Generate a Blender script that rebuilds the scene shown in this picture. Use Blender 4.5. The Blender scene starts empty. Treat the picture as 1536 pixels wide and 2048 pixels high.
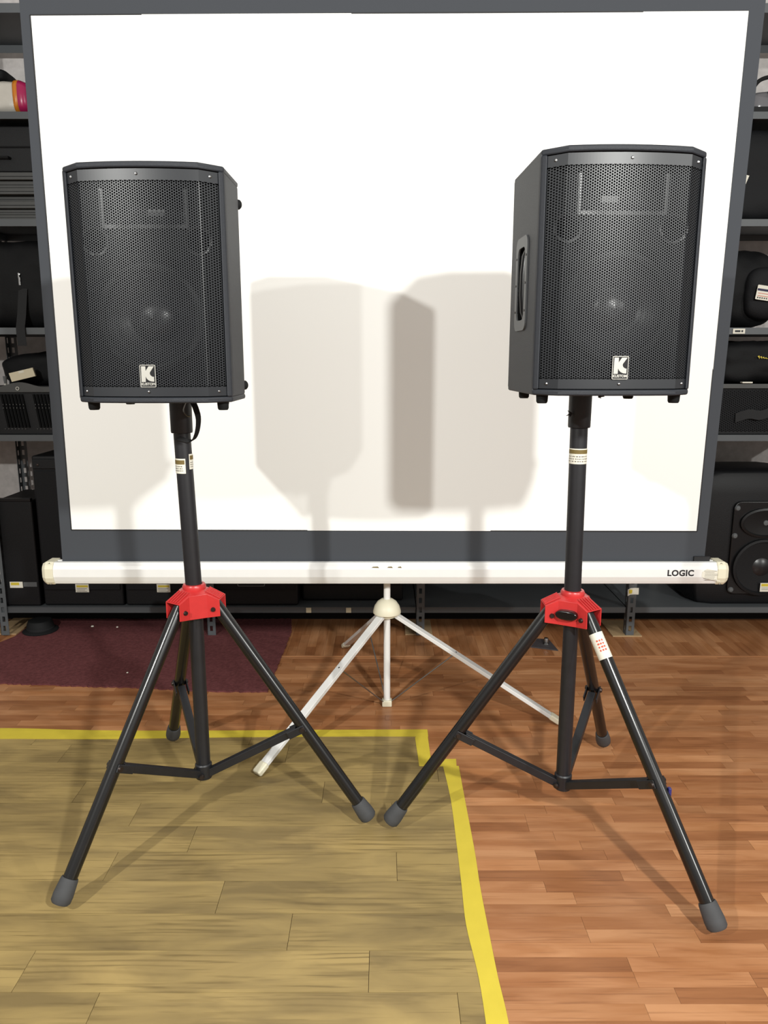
import bpy, bmesh, math, random
from mathutils import Vector, Matrix, noise
R = math.radians
rnd = random.Random(7)
S = bpy.context.scene
col = S.collection

# ------------------------------------------------------------------ camera, world, lights, exposure
cam = bpy.data.cameras.new('camera'); cam.lens = 36 * 1510 / 2048; cam.sensor_width = 36; cam.sensor_fit = 'AUTO'
cam.clip_start = .02
camo = bpy.data.objects.new('camera', cam); col.objects.link(camo)
camo.location = (0, 0, 1.4); camo.rotation_euler = (R(90 - 11.5), 0, 0)
S.camera = camo
S.view_settings.view_transform = 'Standard'; S.view_settings.look = 'None'
S.view_settings.exposure = 0.0; S.view_settings.gamma = 1.0; S.view_settings.use_curve_mapping = False
W = bpy.data.worlds.new('room_bounce'); S.world = W; W.use_nodes = True
bg = W.node_tree.nodes['Background']; bg.inputs[0].default_value = (1.0, .94, .86, 1); bg.inputs[1].default_value = .50

def lamp(name, loc, power, radius, colr=(1, 1, .96)):
    l = bpy.data.lights.new(name, 'POINT'); l.energy = power; l.shadow_soft_size = radius; l.color = colr
    o = bpy.data.objects.new(name, l); o.location = loc; col.objects.link(o); return o
lamp('ceiling_lamp', (-1.8, -.6, 2.5), 285, .035)
lamp('ceiling_lamp', (1.2, -.8, 2.5), 425, .07)
lamp('ceiling_lamp', (6.0, -3.3, 3.4), 700, .08)

# ------------------------------------------------------------------ helpers
def lin(h):
    h = h.lstrip('#'); o = []
    for i in (0, 2, 4):
        c = int(h[i:i + 2], 16) / 255
        o.append(c / 12.92 if c <= .04045 else ((c + .055) / 1.055) ** 2.4)
    return (*o, 1)

def mat(name, c, rough=.5, metal=0, bump=0, bscale=200, vary=0, vscale=6, spec=.5, coat=0):
    m = bpy.data.materials.new(name); m.use_nodes = True
    nt = m.node_tree; n = nt.nodes; b = n['Principled BSDF']
    c = lin(c) if isinstance(c, str) else (*c, 1)
    b.inputs['Base Color'].default_value = c
    b.inputs['Roughness'].default_value = rough; b.inputs['Metallic'].default_value = metal
    b.inputs['Specular IOR Level'].default_value = spec; b.inputs['Coat Weight'].default_value = coat
    tc = n.new('ShaderNodeTexCoord')
    if vary:
        t = n.new('ShaderNodeTexNoise'); t.inputs['Scale'].default_value = vscale; t.inputs['Detail'].default_value = 5
        nt.links.new(tc.outputs['Object'], t.inputs['Vector'])
        mx = n.new('ShaderNodeMix'); mx.data_type = 'RGBA'
        mx.inputs[6].default_value = tuple(x * (1 - vary) for x in c[:3]) + (1,)
        mx.inputs[7].default_value = tuple(min(1, x * (1 + vary)) for x in c[:3]) + (1,)
        nt.links.new(t.outputs[0], mx.inputs[0]); nt.links.new(mx.outputs[2], b.inputs['Base Color'])
    if bump:
        t = n.new('ShaderNodeTexNoise'); t.inputs['Scale'].default_value = bscale; t.inputs['Detail'].default_value = 3
        nt.links.new(tc.outputs['Object'], t.inputs['Vector'])
        bp = n.new('ShaderNodeBump'); bp.inputs['Strength'].default_value = bump; bp.inputs['Distance'].default_value = .002
        nt.links.new(t.outputs[0], bp.inputs['Height']); nt.links.new(bp.outputs[0], b.inputs['Normal'])
    return m

def wood(name, c1, c2, dark, grain=26, knots=.5, rough=.45, tone=.35):
    """plank print: grain runs along the object's own X, tone differs from object to object"""
    m = bpy.data.materials.new(name); m.use_nodes = True
    nt = m.node_tree; n = nt.nodes; L = nt.links.new; b = n['Principled BSDF']
    tc = n.new('ShaderNodeTexCoord'); oi = n.new('ShaderNodeObjectInfo')
    sc = n.new('ShaderNodeVectorMath'); sc.operation = 'SCALE'; sc.inputs[0].default_value = (31, 17, 9); L(oi.outputs['Random'], sc.inputs['Scale'])
    ad = n.new('ShaderNodeVectorMath'); ad.operation = 'ADD'; L(tc.outputs['Object'], ad.inputs[0]); L(sc.outputs[0], ad.inputs[1])
    def nz(sx, sy, detail, dist=0):
        mp = n.new('ShaderNodeMapping'); mp.inputs['Scale'].default_value = (sx, sy, 1); L(ad.outputs[0], mp.inputs[0])
        t = n.new('ShaderNodeTexNoise'); t.inputs['Scale'].default_value = 1; t.inputs['Detail'].default_value = detail; t.inputs['Distortion'].default_value = dist
        L(mp.outputs[0], t.inputs['Vector']); return t.outputs[0]
    def ramp(src, lo, hi):
        r = n.new('ShaderNodeMapRange'); r.inputs[1].default_value = lo; r.inputs[2].default_value = hi; L(src, r.inputs[0]); return r.outputs[0]
    def mix(f, a, bb):
        x = n.new('ShaderNodeMix'); x.data_type = 'RGBA'
        if isinstance(f, float): x.inputs[0].default_value = f
        else: L(f, x.inputs[0])
        for i, v in ((6, a), (7, bb)):
            if isinstance(v, tuple): x.inputs[i].default_value = v
            else: L(v, x.inputs[i])
        return x.outputs[2]
    c1, c2, dark = lin(c1), lin(c2), lin(dark)
    cc = mix(ramp(nz(3.2, grain * .55, 4, .6), .36, .64), c1, c2)
    cc = mix(ramp(nz(5, grain * 6, 5, .2), .55, .86), cc, dark)
    if knots:
        w = n.new('ShaderNodeTexWave'); w.bands_direction = 'Y'; w.inputs['Scale'].default_value = 1.0; w.inputs['Distortion'].default_value = 9; w.inputs['Detail'].default_value = 2.2; w.inputs['Detail Scale'].default_value = .8
        mp = n.new('ShaderNodeMapping'); mp.inputs['Scale'].default_value = (2.2, 17, 1); L(ad.outputs[0], mp.inputs[0]); L(mp.outputs[0], w.inputs['Vector'])
        f = n.new('ShaderNodeMath'); f.operation = 'MULTIPLY'; L(ramp(w.outputs[1], .55, 1.0), f.inputs[0]); L(ramp(nz(2.5, 6, 2), .5, .72), f.inputs[1])
        f2 = n.new('ShaderNodeMath'); f2.operation = 'MULTIPLY'; f2.inputs[1].default_value = knots; L(f.outputs[0], f2.inputs[0])
        cc = mix(f2.outputs[0], cc, dark)
    hs = n.new('ShaderNodeHueSaturation'); L(cc, hs.inputs['Color'])
    v = n.new('ShaderNodeMapRange'); v.inputs[3].default_value = 1 - tone; v.inputs[4].default_value = 1 + tone; L(oi.outputs['Random'], v.inputs[0]); L(v.outputs[0], hs.inputs['Value'])
    L(hs.outputs[0], b.inputs['Base Color']); b.inputs['Roughness'].default_value = rough; b.inputs['Specular IOR Level'].default_value = .35
    bp = n.new('ShaderNodeBump'); bp.inputs['Strength'].default_value = .12; bp.inputs['Distance'].default_value = .001
    L(nz(6, grain * 7, 3), bp.inputs['Height']); L(bp.outputs[0], b.inputs['Normal'])
    return m

class MB:
    def __init__(s): s.v = []; s.f = []; s.mi = []; s.m = 0
    def add(s, vs, fs):
        o = len(s.v); s.v += [tuple(x) for x in vs]; s.f += [tuple(i + o for i in f) for f in fs]; s.mi += [s.m] * len(fs)
        return s
    def box(s, x0, x1, y0, y1, z0, z1, M=None):
        vs = [Vector((x, y, z)) for z in (z0, z1) for y in (y0, y1) for x in (x0, x1)]
        if M: vs = [M @ v for v in vs]
        return s.add(vs, [(0, 2, 3, 1), (4, 5, 7, 6), (0, 1, 5, 4), (2, 6, 7, 3), (0, 4, 6, 2), (1, 3, 7, 5)])
    def prism(s, poly, z0, z1, M=None):
        n = len(poly)
        f = (lambda i, z: z[i] if isinstance(z, (list, tuple)) else z)
        vs = [Vector((p[0], p[1], f(i, z0))) for i, p in enumerate(poly)] + [Vector((p[0], p[1], f(i, z1))) for i, p in enumerate(poly)]
        if M: vs = [M @ v for v in vs]
        return s.add(vs, [tuple(range(n - 1, -1, -1)), tuple(range(n, 2 * n))] + [(i, (i + 1) % n, n + (i + 1) % n, n + i) for i in range(n)])
    def tube(s, pts, r, n=16, caps=True):
        pts = [Vector(p) for p in pts]; k = len(pts)
        rs = r if isinstance(r, (list, tuple)) else [r] * k
        vs = []; ref = None
        for i, p in enumerate(pts):
            t = (pts[min(i + 1, k - 1)] - pts[max(i - 1, 0)]).normalized()
            if ref is None: ref = Vector((0, 0, 1)) if abs(t.z) < .9 else Vector((1, 0, 0))
            a = (ref - t * ref.dot(t)).normalized(); ref = a; b = t.cross(a)
            for j in range(n):
                q = 2 * math.pi * j / n; vs.append(p + (a * math.cos(q) + b * math.sin(q)) * rs[i])
        fs = [(i * n + j, i * n + (j + 1) % n, (i + 1) * n + (j + 1) % n, (i + 1) * n + j) for i in range(k - 1) for j in range(n)]
        if caps: fs += [tuple(range(n - 1, -1, -1)), tuple(range((k - 1) * n, k * n))]
        return s.add(vs, fs)
    def lathe(s, prof, M=None, n=32, closed=False):
        """prof: (r, z) about local Z"""
        vs = []; k = len(prof)
        for r, z in prof:
            for j in range(n):
                q = 2 * math.pi * j / n; v = Vector((r * math.cos(q), r * math.sin(q), z)); vs.append(M @ v if M else v)
        fs = [(i * n + j, i * n + (j + 1) % n, ((i + 1) % k) * n + (j + 1) % n, ((i + 1) % k) * n + j) for i in range(k if closed else k - 1) for j in range(n)]
        return s.add(vs, fs)
    def ribbon(s, pts, w, t=.0015):
        """flat strap: pts centre line, w width vector"""
        pts = [Vector(p) for p in pts]; w = Vector(w) / 2; k = len(pts); vs = []
        for i, p in enumerate(pts):
            tg = (pts[min(i + 1, k - 1)] - pts[max(i - 1, 0)]).normalized(); nn = tg.cross(w).normalized() * t / 2
            vs += [p - w - nn, p + w - nn, p + w + nn, p - w + nn]
        fs = [(i * 4 + j, i * 4 + (j + 1) % 4, i * 4 + 4 + (j + 1) % 4, i * 4 + 4 + j) for i in range(k - 1) for j in range(4)]
        return s.add(vs, fs + [(3, 2, 1, 0), tuple(range(4 * k - 4, 4 * k))])
    def build(s, name, mats, parent=None, smooth=True, bevel=0, ang=35, loc=None, solid=0, seg=2):
        me = bpy.data.meshes.new(name); me.from_pydata(s.v, [], s.f)
        if not isinstance(mats, (list, tuple)): mats = [mats]
        for m in mats: me.materials.append(m)
        me.polygons.foreach_set('material_index', s.mi)
        bm = bmesh.new(); bm.from_mesh(me); bmesh.ops.recalc_face_normals(bm, faces=bm.faces); bm.to_mesh(me); bm.free()
        if smooth:
            me.polygons.foreach_set('use_smooth', [True] * len(me.polygons)); me.set_sharp_from_angle(angle=R(ang))
        me.update()
        return link(name, me, parent, bevel, loc, solid, seg)

def link(name, me, parent=None, bevel=0, loc=None, solid=0, seg=2):
    o = bpy.data.objects.new(name, me); col.objects.link(o)
    if parent: o.parent = parent
    if loc: o.location = loc
    if solid:
        md = o.modifiers.new('solid', 'SOLIDIFY'); md.thickness = solid; md.offset = -1
    if bevel:
        md = o.modifiers.new('bevel', 'BEVEL'); md.width = bevel; md.segments = seg; md.limit_method = 'ANGLE'; md.angle_limit = R(40); md.harden_normals = True
    return o

def tag(o, label, cat, group=None):
    o['label'] = label; o['category'] = cat
    if group: o['group'] = group
    return o
def thing(name, loc, label, cat, group=None, rz=0):
    o = bpy.data.objects.new(name, None); o.empty_display_size = .1; col.objects.link(o); o.location = loc; o.rotation_euler = (0, 0, rz)
    return tag(o, label, cat, group)
def plabel(o, t): o['label'] = t; return o
def struct(o): o['kind'] = 'structure'; return o
def copy_tree(o, parent=None):
    c = o.copy(); col.objects.link(c); c.parent = parent
    for ch in [x for x in bpy.data.objects if x.parent == o]: copy_tree(ch, c)
    return c

def curve_mesh(polys, extrude):
    """flat plate in XY with the later polygons cut out of the first; returns (verts, faces)"""
    cu = bpy.data.curves.new('tmp', 'CURVE'); cu.dimensions = '2D'; cu.fill_mode = 'BOTH'; cu.extrude = extrude
    for p in polys:
        sp = cu.splines.new('POLY'); sp.points.add(len(p) - 1)
        for i, q in enumerate(p): sp.points[i].co = (q[0], q[1], 0, 1)
        sp.use_cyclic_u = True
    return ob_mesh(cu)
def ob_mesh(cu):
    o = bpy.data.objects.new('tmp', cu); col.objects.link(o)
    me = bpy.data.meshes.new_from_object(o.evaluated_get(bpy.context.evaluated_depsgraph_get()))
    vs = [v.co.copy() for v in me.vertices]; fs = [tuple(p.vertices) for p in me.polygons]
    bpy.data.objects.remove(o); bpy.data.curves.remove(cu); bpy.data.meshes.remove(me)
    return vs, fs
def text_mesh(t, size, extrude=.0004, bold=0, space=1.0):
    cu = bpy.data.curves.new('tmp', 'FONT'); cu.body = t; cu.size = size; cu.extrude = extrude; cu.align_x = 'CENTER'; cu.align_y = 'CENTER'; cu.offset = bold; cu.space_character = space; cu.resolution_u = 3
    return ob_mesh(cu)
FRONT = Matrix(((1, 0, 0, 0), (0, 0, -1, 0), (0, 1, 0, 0), (0, 0, 0, 1)))       # XY drawing -> upright facing -Y
def circle(x, y, r, n=32): return [(x + r * math.cos(2 * math.pi * i / n), y + r * math.sin(2 * math.pi * i / n)) for i in range(n)]
def rrect(x0, x1, y0, y1, r, n=5):
    o = []
    for cx, cy, a in ((x1 - r, y1 - r, 0), (x0 + r, y1 - r, 90), (x0 + r, y0 + r, 180), (x1 - r, y0 + r, 270)):
        o += [(cx + r * math.cos(R(a + 90 * i / n)), cy + r * math.sin(R(a + 90 * i / n))) for i in range(n + 1)]
    return o

def blob(name, m, size, parent=None, power=4, amp=.02, freq=6, seed=0, loc=(0, 0, 0), n=5, sag=0):
    """soft rounded bag: superellipsoid with folds; sits with its base at z=0"""
    bm = bmesh.new(); bmesh.ops.create_cube(bm, size=2); bmesh.ops.subdivide_edges(bm, edges=bm.edges[:], cuts=2 ** n // 2, use_grid_fill=True)
    for v in bm.verts:
        c = v.co; k = (abs(c.x) ** power + abs(c.y) ** power + abs(c.z) ** power) ** (1 / power); c = c / k
        p = Vector((c.x * size[0] / 2, c.y * size[1] / 2, c.z * size[2] / 2))
        d = noise.noise(p * freq + Vector((seed * 7.3, seed, 0))) * amp + noise.noise(p * freq * 3 + Vector((0, seed * 3.1, 5))) * amp * .4
        p += c.normalized() * d; p.z += size[2] / 2 - sag * (c.x ** 2) * max(0, c.z)
        p.z = max(p.z, 0); v.co = p
    me = bpy.data.meshes.new(name); bm.to_mesh(me); bm.free(); me.materials.append(m)
    me.polygons.foreach_set('use_smooth', [True] * len(me.polygons))
    return link(name, me, parent, loc=loc)

# ------------------------------------------------------------------ materials
M_wall = mat('rough_plaster', '#b4b0ae', .9, bump=.8, bscale=40, vary=.25, vscale=30)
M_brick = mat('grey_brick', '#aea6a0', .9, bump=.6, bscale=60, vary=.2, vscale=20)
M_subfloor = mat('subfloor', '#5a3620', .7)
M_plank = wood('grey_oak_vinyl', '#9e8857', '#7c6a45', '#59492a', grain=20, knots=.6, rough=.42, tone=.10)
M_strip = [wood('red_parquet_vinyl', '#ab7953', '#95623d', '#72462a', grain=30, knots=0, rough=.36, tone=.09),
           wood('pale_parquet_vinyl', '#b8855d', '#a36e46', '#7f5130', grain=30, knots=0, rough=.36, tone=.08),
           wood('dark_parquet_vinyl', '#9d6944', '#895836', '#663e25', grain=30, knots=0, rough=.36, tone=.08)]
M_tape = mat('yellow_tape', '#c9b53a', .6, bump=.25, bscale=30, vary=.10, vscale=14)
M_carpet = mat('maroon_carpet', '#653a3b', .95, bump=1.0, bscale=300, vary=.55, vscale=75, spec=.1)
M_black = mat('black_baseboard', '#0c0d0e', .7, spec=.2)
M_cab = mat('black_textured_paint', '#23262c', .55, bump=.5, bscale=700, spec=.4)
M_cabside = mat('black_carpet_paint', '#343639', .7, bump=.8, bscale=500, spec=.3)
M_grille = mat('black_powdercoat', '#191c21', .42, spec=.5)
M_baffle = mat('black_baffle', '#08090a', .85, spec=.15)
M_cone = mat('paper_cone', '#1b1b1e', .32, spec=.5)
M_horn = mat('gloss_plastic', '#101113', .3, spec=.4)
M_rubber = mat('black_rubber', '#131415', .75, spec=.25)
M_silver = mat('satin_silver', '#c9c8c0', .32, metal=.6)
M_chrome = mat('screw_steel', '#9b9b9b', .3, metal=1)
M_badge = mat('badge_black', '#141416', .3)
M_hgrey = mat('grey_plastic', '#55585a', .5)
M_tube = mat('black_lacquer_tube', '#121213', .24, vary=.3, vscale=30, spec=.55)
M_tubedull = mat('worn_black_tube', '#191a1e', .45, vary=.35, vscale=25)
M_red = mat('red_casting', '#b92e2e', .35, vary=.12, vscale=40, spec=.5)
M_foot = mat('grey_rubber', '#3d3e40', .75, vary=.2, vscale=40)
M_bolt = mat('dark_bolt', '#3b3330', .4, metal=.7)
M_knob = mat('gloss_knob', '#0c0c0d', .15)
M_paper = mat('sticker_paper', '#d9d6c8', .6)
M_brown = mat('sticker_brown', '#6b5a2c', .6)
M_yellow = mat('sticker_yellow', '#c9b436', .6)
M_ink = mat('sticker_ink', '#5f5a55', .7)
M_dink = mat('sticker_navy', '#1d1a3c', .7)
M_rink = mat('sticker_red', '#c0563f', .7)
M_strap = mat('black_webbing', '#141517', .8, bump=.5, bscale=600)
M_white = mat('white_enamel', '#e3e3e1', .35, vary=.03, vscale=20)
M_cream = mat('cream_plastic', '#d9d4bd', .45)
M_wtube = mat('white_tube', '#dededc', .35)
M_alu = mat('white_aluminium', '#d6d6d4', .3)
M_steel = mat('steel_rod', '#8a8a88', .35, metal=.9)
M_screen = mat('matte_white_screen', '#efefec', .9, spec=.1)
M_border = mat('screen_border', '#43464b', .85, spec=.2)
M_print = mat('black_print', '#17171a', .6)
M_rack = mat('grey_rack_paint', '#4d5154', .5, vary=.12, vscale=8)
M_ply = mat('plywood', '#a58a66', .75, vary=.15, vscale=30)
M_case = mat('black_case', '#0c0d10', .55, spec=.3, bump=.3, bscale=300)
M_bag = mat('black_nylon', '#08090b', .7, spec=.25, bump=.6, bscale=250)
M_bag2 = mat('charcoal_nylon', '#101114', .7, spec=.25, bump=.6, bscale=250)
M_panel = mat('charcoal_panel', '#3d3e3d', .5, vary=.2, vscale=20)
M_wrap = mat('grey_white_plastic', '#c3bfb6', .25, bump=.5, bscale=30, vary=.12, vscale=15)
M_orange = mat('orange_plastic', '#c8781d', .3)
M_magenta = mat('magenta_plastic', '#a81f55', .3)
M_card = mat('cream_card', '#cfc6ab', .7)
M_slate = mat('slate_tile', '#3b3638', .7)
M_clear = mat('clear_bag', '#6e6e72', .15)

# ------------------------------------------------------------------ setting
fl = MB().box(-7, 7, -6, 4.3, -.12, -.004).build('floor', M_subfloor, smooth=False); struct(fl)
def unit(l, w, name, m): return MB().box(-l / 2, l / 2, -w / 2, w / 2, -.004, 0).build(name, m, fl, smooth=False)
# grey-brown vinyl planks (left, inside the tape)
PW = .1235; rows = [(2.563 - PW * (i + 1), 2.563 - PW * i) for i in range(15)]
offs = {0: -.35, 1: -.62, 2: -.20, 3: -.78, 4: -.57, 5: -.769, 6: -.435, 7: -.235, 8: -.035, 9: -.64, 10: -.44, 11: -.2, 12: -.6, 13: -.3, 14: -.1}
def tape_right(y):                                                       # right edge of the grey vinyl
    pts = [(.9, .21), (1.369, .235), (1.50, .24), (1.658, .234), (1.954, .238), (2.208, .242), (2.43, .232), (2.44, .14), (2.7, .14)]
    for (a, b), (c, d) in zip(pts, pts[1:]):
        if a <= y <= c: return b + (d - b) * (y - a) / max(1e-6, c - a)
    return .21
def strips(poly_rows, nm):                                               # planks cut to the outline, each a mesh of its own
    for y0, y1, x0, x1 in poly_rows:
        g = .0006
        MB().box(-(x1 - x0) / 2 + g, (x1 - x0) / 2 - g, -(y1 - y0) / 2 + g, (y1 - y0) / 2 - g, -.004, rnd.uniform(-.0003, 0)).build(nm, M_plank, fl, smooth=False, loc=((x0 + x1) / 2, (y0 + y1) / 2, 0))
pr = []
rows = [(2.563, 2.668)] + rows
for i, (y0, y1) in enumerate(rows):
    xr = tape_right((y0 + y1) / 2) - .012
    x = (offs[i - 1] if i else -.5)
    while x > -1.9: x -= .805
    while x < xr:
        a, b = max(x, -2.2), min(x + .805, xr)
        if b - a > .02: pr.append((y0, y1, a, b))
        x += .805
strips(pr, 'plank')
# red-brown parquet-print vinyl: strips of random length; the back sheet is laid crosswise
SW = .0445; lens = [.20, .27, .34, .42, .50]
meshes = {}
def strip_obj(l, k, loc, rz, nm='parquet_strip'):
    key = (round(l, 2), k)
    if key not in meshes:
        o = MB().box(-key[0] / 2 + .0003, key[0] / 2 - .0003, -SW / 2 + .0003, SW / 2 - .0003, -.004, 0).build(nm, M_strip[k], fl, smooth=False); meshes[key] = o.data
    else: o = link(nm, meshes[key], fl)
    o.location = loc; o.rotation_euler = (0, 0, rz); return o
cand = []
y = 1.02
while y < 3.40:
    x0 = tape_right(y + SW / 2) + .0 if y < 2.66 else -1.95
    xmax = min(2.05, (y + .35) * .56 + .25)
    if y >= 2.66: x0 = max(-1.95, -xmax - .1)
    x = x0 - rnd.uniform(0, .15) * (y >= 2.66)
    while x < xmax:
        l = round(rnd.choice(lens), 2); cand.append((y, x + l / 2, y + SW / 2, l, 0)); x += l
    y += SW
x = -2.05
while x < 2.1:
    yy = 3.414
    first = True
    while yy < 3.95:
        l = rnd.choice([.12, .18, .27]) if first else rnd.choice(lens); first = False
        l = round(min(l, 3.96 - yy), 2)
        if l < .02: break
        cand.append((9, x, yy + l / 2, l, 1)); yy += l
    x += SW
cand.sort(key=lambda c: c[2])
rest = [MB(), MB()]
for i, (_, cx, cy, l, rot) in enumerate(cand):
    k = rnd.choices([0, 1, 2], [5, 3, 2])[0]
    if i < 298: strip_obj(l, k, (cx, cy, rnd.uniform(-.0003, 0)), R(90) if rot else 0)
    else:                                                                # the crosswise sheet is built along X and turned
        x, y = (cy, -cx) if rot else (cx, cy); r_ = rest[rot]; r_.m = k
        r_.box(x - l / 2 + .0003, x + l / 2 - .0003, y - SW / 2 + .0003, y + SW / 2 - .0003, -.004, rnd.uniform(-.0003, 0))
for rot in (0, 1):
    if rest[rot].v:
        o = rest[rot].build('distant_parquet', M_strip, fl, smooth=False); o['kind'] = 'stuff'; o.rotation_euler = (0, 0, R(90) * rot)
MB().box(-2.3, 2.3, 3.406, 3.416, -.004, .0010).build('sheet_edge', M_strip[1], fl, smooth=False)
# back wall with a course of bricks showing under the shelves
wb = MB().box(-4, 4, 4.22, 4.34, -.1, 3.6).build('wall_back', M_wall, smooth=False); struct(wb)
for r_ in range(3):
    for i in range(9):
        x = 1.45 + i * .105 + (.05 if r_ % 2 else 0)
        MB().box(-.05, .05, -.008, .004, -.024, .024).build('brick', M_brick, wb, smooth=False, bevel=.003, loc=(x, 4.22, .70 + r_ * .052))
struct(MB().box(-3.2, 3.6, 3.94, 3.96, -.003, .118).build('baseboard_back', M_black, smooth=False))
struct(MB().box(-1.1, 1.5, 4.10, 4.13, .118, .60).build('trim_1', mat('back_panel', '#33363a', .6), smooth=False))

# yellow floor tape: four strips
def tape(pts, label, half=True):
    m = MB(); vs = []; fs = []
    for i, (a, b) in enumerate(pts):
        for k in range(5):
            t = k / 4; w = Vector((a[0] + (b[0] - a[0]) * t, a[1] + (b[1] - a[1]) * t, .0007 + .0012 * abs(noise.noise(Vector((i * .37, k * .9, pts[0][0][0] * 5))))))
            vs.append(w)
    for i in range(len(pts) - 1):
        for k in range(4): fs.append((i * 5 + k, i * 5 + k + 1, i * 5 + k + 6, i * 5 + k + 5))
    m.add(vs, fs); o = m.build('floor_tape', M_tape, smooth=False, solid=.0006)
    return tag(o, label, 'tape', 'yellow tape round the grey vinyl')
def spl(p, n=5):
    out = []
    for i in range(len(p) - 1):
        for k in range(n):
            t = k / n; p0 = p[max(i - 1, 0)]; p1 = p[i]; p2 = p[i + 1]; p3 = p[min(i + 2, len(p) - 1)]
            out.append(tuple(.5 * (2 * p1[j] + (p2[j] - p0[j]) * t + (2 * p0[j] - 5 * p1[j] + 4 * p2[j] - p3[j]) * t * t + (3 * p1[j] - p0[j] - 3 * p2[j] + p3[j]) * t ** 3) for j in range(len(p1))))
    return out + [tuple(p[-1])]
back = spl([(-1.9, 2.59, 2.68), (-1.45, 2.607, 2.69), (-1.092, 2.605, 2.673), (-.668, 2.617, 2.672), (-.227, 2.625, 2.677), (.167, 2.625, 2.681)])
tape([((p[0], p[1]), (p[0], p[2])) for p in back], 'yellow tape strip across the floor behind the left speaker stand')
tape([((.117, 2.619), (.165, 2.676)), ((.119, 2.55), (.166, 2.56)), ((.122, 2.47), (.167, 2.47)), ((.123, 2.416), (.168, 2.43))], 'short yellow tape piece stepping down from the end of the long back strip')
tape([((.124, 2.414), (.124, 2.458)), ((.19, 2.412), (.19, 2.46)), ((.254, 2.412), (.257, 2.463))], 'short yellow tape piece laid crosswise at the inner corner beside the parquet')
frontp = spl([(.207, .262, 2.415), (.216, .262, 2.208), (.213, .263, 1.954), (.210, .260, 1.80), (.207, .261, 1.658), (.218, .263, 1.50), (.219, .268, 1.369), (.215, .263, 1.15)])
tape([((p[0], p[2]), (p[1], p[2])) for p in frontp], 'long yellow tape strip running forward between grey planks and red parquet')

# maroon carpet
edge = []
pts = [(-2.3, 3.12), (-1.68, 3.095), (-1.03, 3.045), (-.723, 3.012), (-.50, 3.008), (-.482, 3.731), (-.505, 3.925), (-1.89, 3.925), (-1.89, 3.66), (-2.0, 3.4), (-2.3, 3.3)]
for a, b in zip(pts, pts[1:] + pts[:1]):
    n = max(1, int(math.dist(a, b) / .012))
    for i in range(n):
        j = .006 if b[1] < 3.1 or a[0] > -.52 else 0
        edge.append((a[0] + (b[0] - a[0]) * i / n + rnd.uniform(-j, j) * .5, a[1] + (b[1] - a[1]) * i / n + rnd.uniform(-j, j)))
tag(MB().prism(edge, .0005, .0062).build('carpet', M_carpet, smooth=False), 'worn maroon carpet with a frayed front edge lying under the rack', 'carpet')
for i, (x, y, s) in enumerate([(-1.545, 3.80, .008), (-1.41, 3.79, .006), (-1.16, 3.20, .005)]):
    o = MB().lathe([(.0005, 0), (s, .001), (s * .8, s * .7), (.0005, s)], n=7).build('paper_scrap', M_paper, loc=(x, y, .0065))
    tag(o, ['larger white scrap on the back of the maroon carpet', 'smaller white scrap on the back of the maroon carpet', 'tiny white scrap near the front of the maroon carpet'][i], 'scrap', 'white scraps on the carpet')

# ------------------------------------------------------------------ storage rack
RY0, RY1 = 3.68, 4.14
rack = thing('storage_rack', (0, RY0, 0), 'long grey slotted steel shelving rack standing along the back wall', 'shelving')
def slotted(H=3.1, w=.042):
    m = MB()
    for flat in (0, 1):
        def bx(a0, a1, z0, z1):
            if flat == 0: m.box(a0, a1, 0, .003, z0, z1)
            else: m.box(0, .003, a0, a1, z0, z1)
        bx(0, .013, 0, H); bx(.028, w, 0, H)
        z = 0; k = 0
        while z < H - .05:
            bx(.013, .028, z, z + .022); z += .05
    return m
up = None
UX = [-1.965, -.905, .165, 1.24, 2.31]
for i, x in enumerate(UX):
    for rear in (0, 1):
        if up is None: o = up = slotted().build('upright', M_rack, rack, smooth=False)
        else: o = link('upright', up.data, rack)
        o.location = (x - .04 * rear, (RY1 - RY0 - .003) if rear else -.006, .007)
        if rear: o.scale = (1, -1, 1)
LV = [(.154, .03), (1.034, .03), (1.543, .031), (2.030, .031), (2.487, .03), (2.925, .038)]
def shelf_mesh(L, lip):
    m = MB(); D = RY1 - RY0 - .012
    m.box(0, L, 0, D, -.003, 0); m.box(0, L, 0, .0025, -lip, -.003); m.box(0, L, D - .0025, D, -lip, -.003)
    m.box(0, .0025, .0025, D - .0025, -lip, -.003); m.box(L - .0025, L, .0025, D - .0025, -lip, -.003)
    m.box(0, L, .0025, .016, -lip, -lip + .0025)
    return m
for a, b in zip([-3.0] + UX[:-1], UX):
    for z, lip in LV:
        L = b - a - .006
        o = shelf_mesh(L, lip).build('shelf', M_rack, rack, smooth=False, loc=(a + .003, .004, z))
        if lip == .03 and z < .2:
            for x in (.07, L - .07):
                MB().lathe([(.0005, -.006), (.007, -.006), (.008, -.002), (.008, 0)], Matrix.Translation((x, 0, -.015)) @ Matrix.Rotation(R(-90), 4, 'X') @ Matrix.Rotation(R(180), 4, 'X'), n=10).build('bolt', M_chrome, o)
for x in (-.385, -.181):
    plabel(MB().box(x - .013, x + .013, -.0012, .0035, .126, .152).build('sticker', M_card, rack, smooth=False), 'beige sticker on the lowest shelf lip')
t_ = MB(); t_.box(1.655, 1.712, -.0012, .0035, 1.515, 1.538); t_.m = 1
t_.box(1.664, 1.69, -.0016, .003, 1.522, 1.531); t_.box(1.694, 1.703, -.0016, .003, 1.522, 1.531)
plabel(t_.build('price_tag', [M_paper, M_print], rack, smooth=False), 'white tag with black print on the shelf lip')
t_ = MB(); t_.ribbon([(1.236 + .0, -.010, .235), (1.25, -.0105, .243), (1.27, -.014, .245), (1.287, -.022, .247)], (0, .002, .034), .0008); t_.m = 1; t_.box(1.242, 1.258, -.0125, -.0118, .232, .252)
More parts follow.
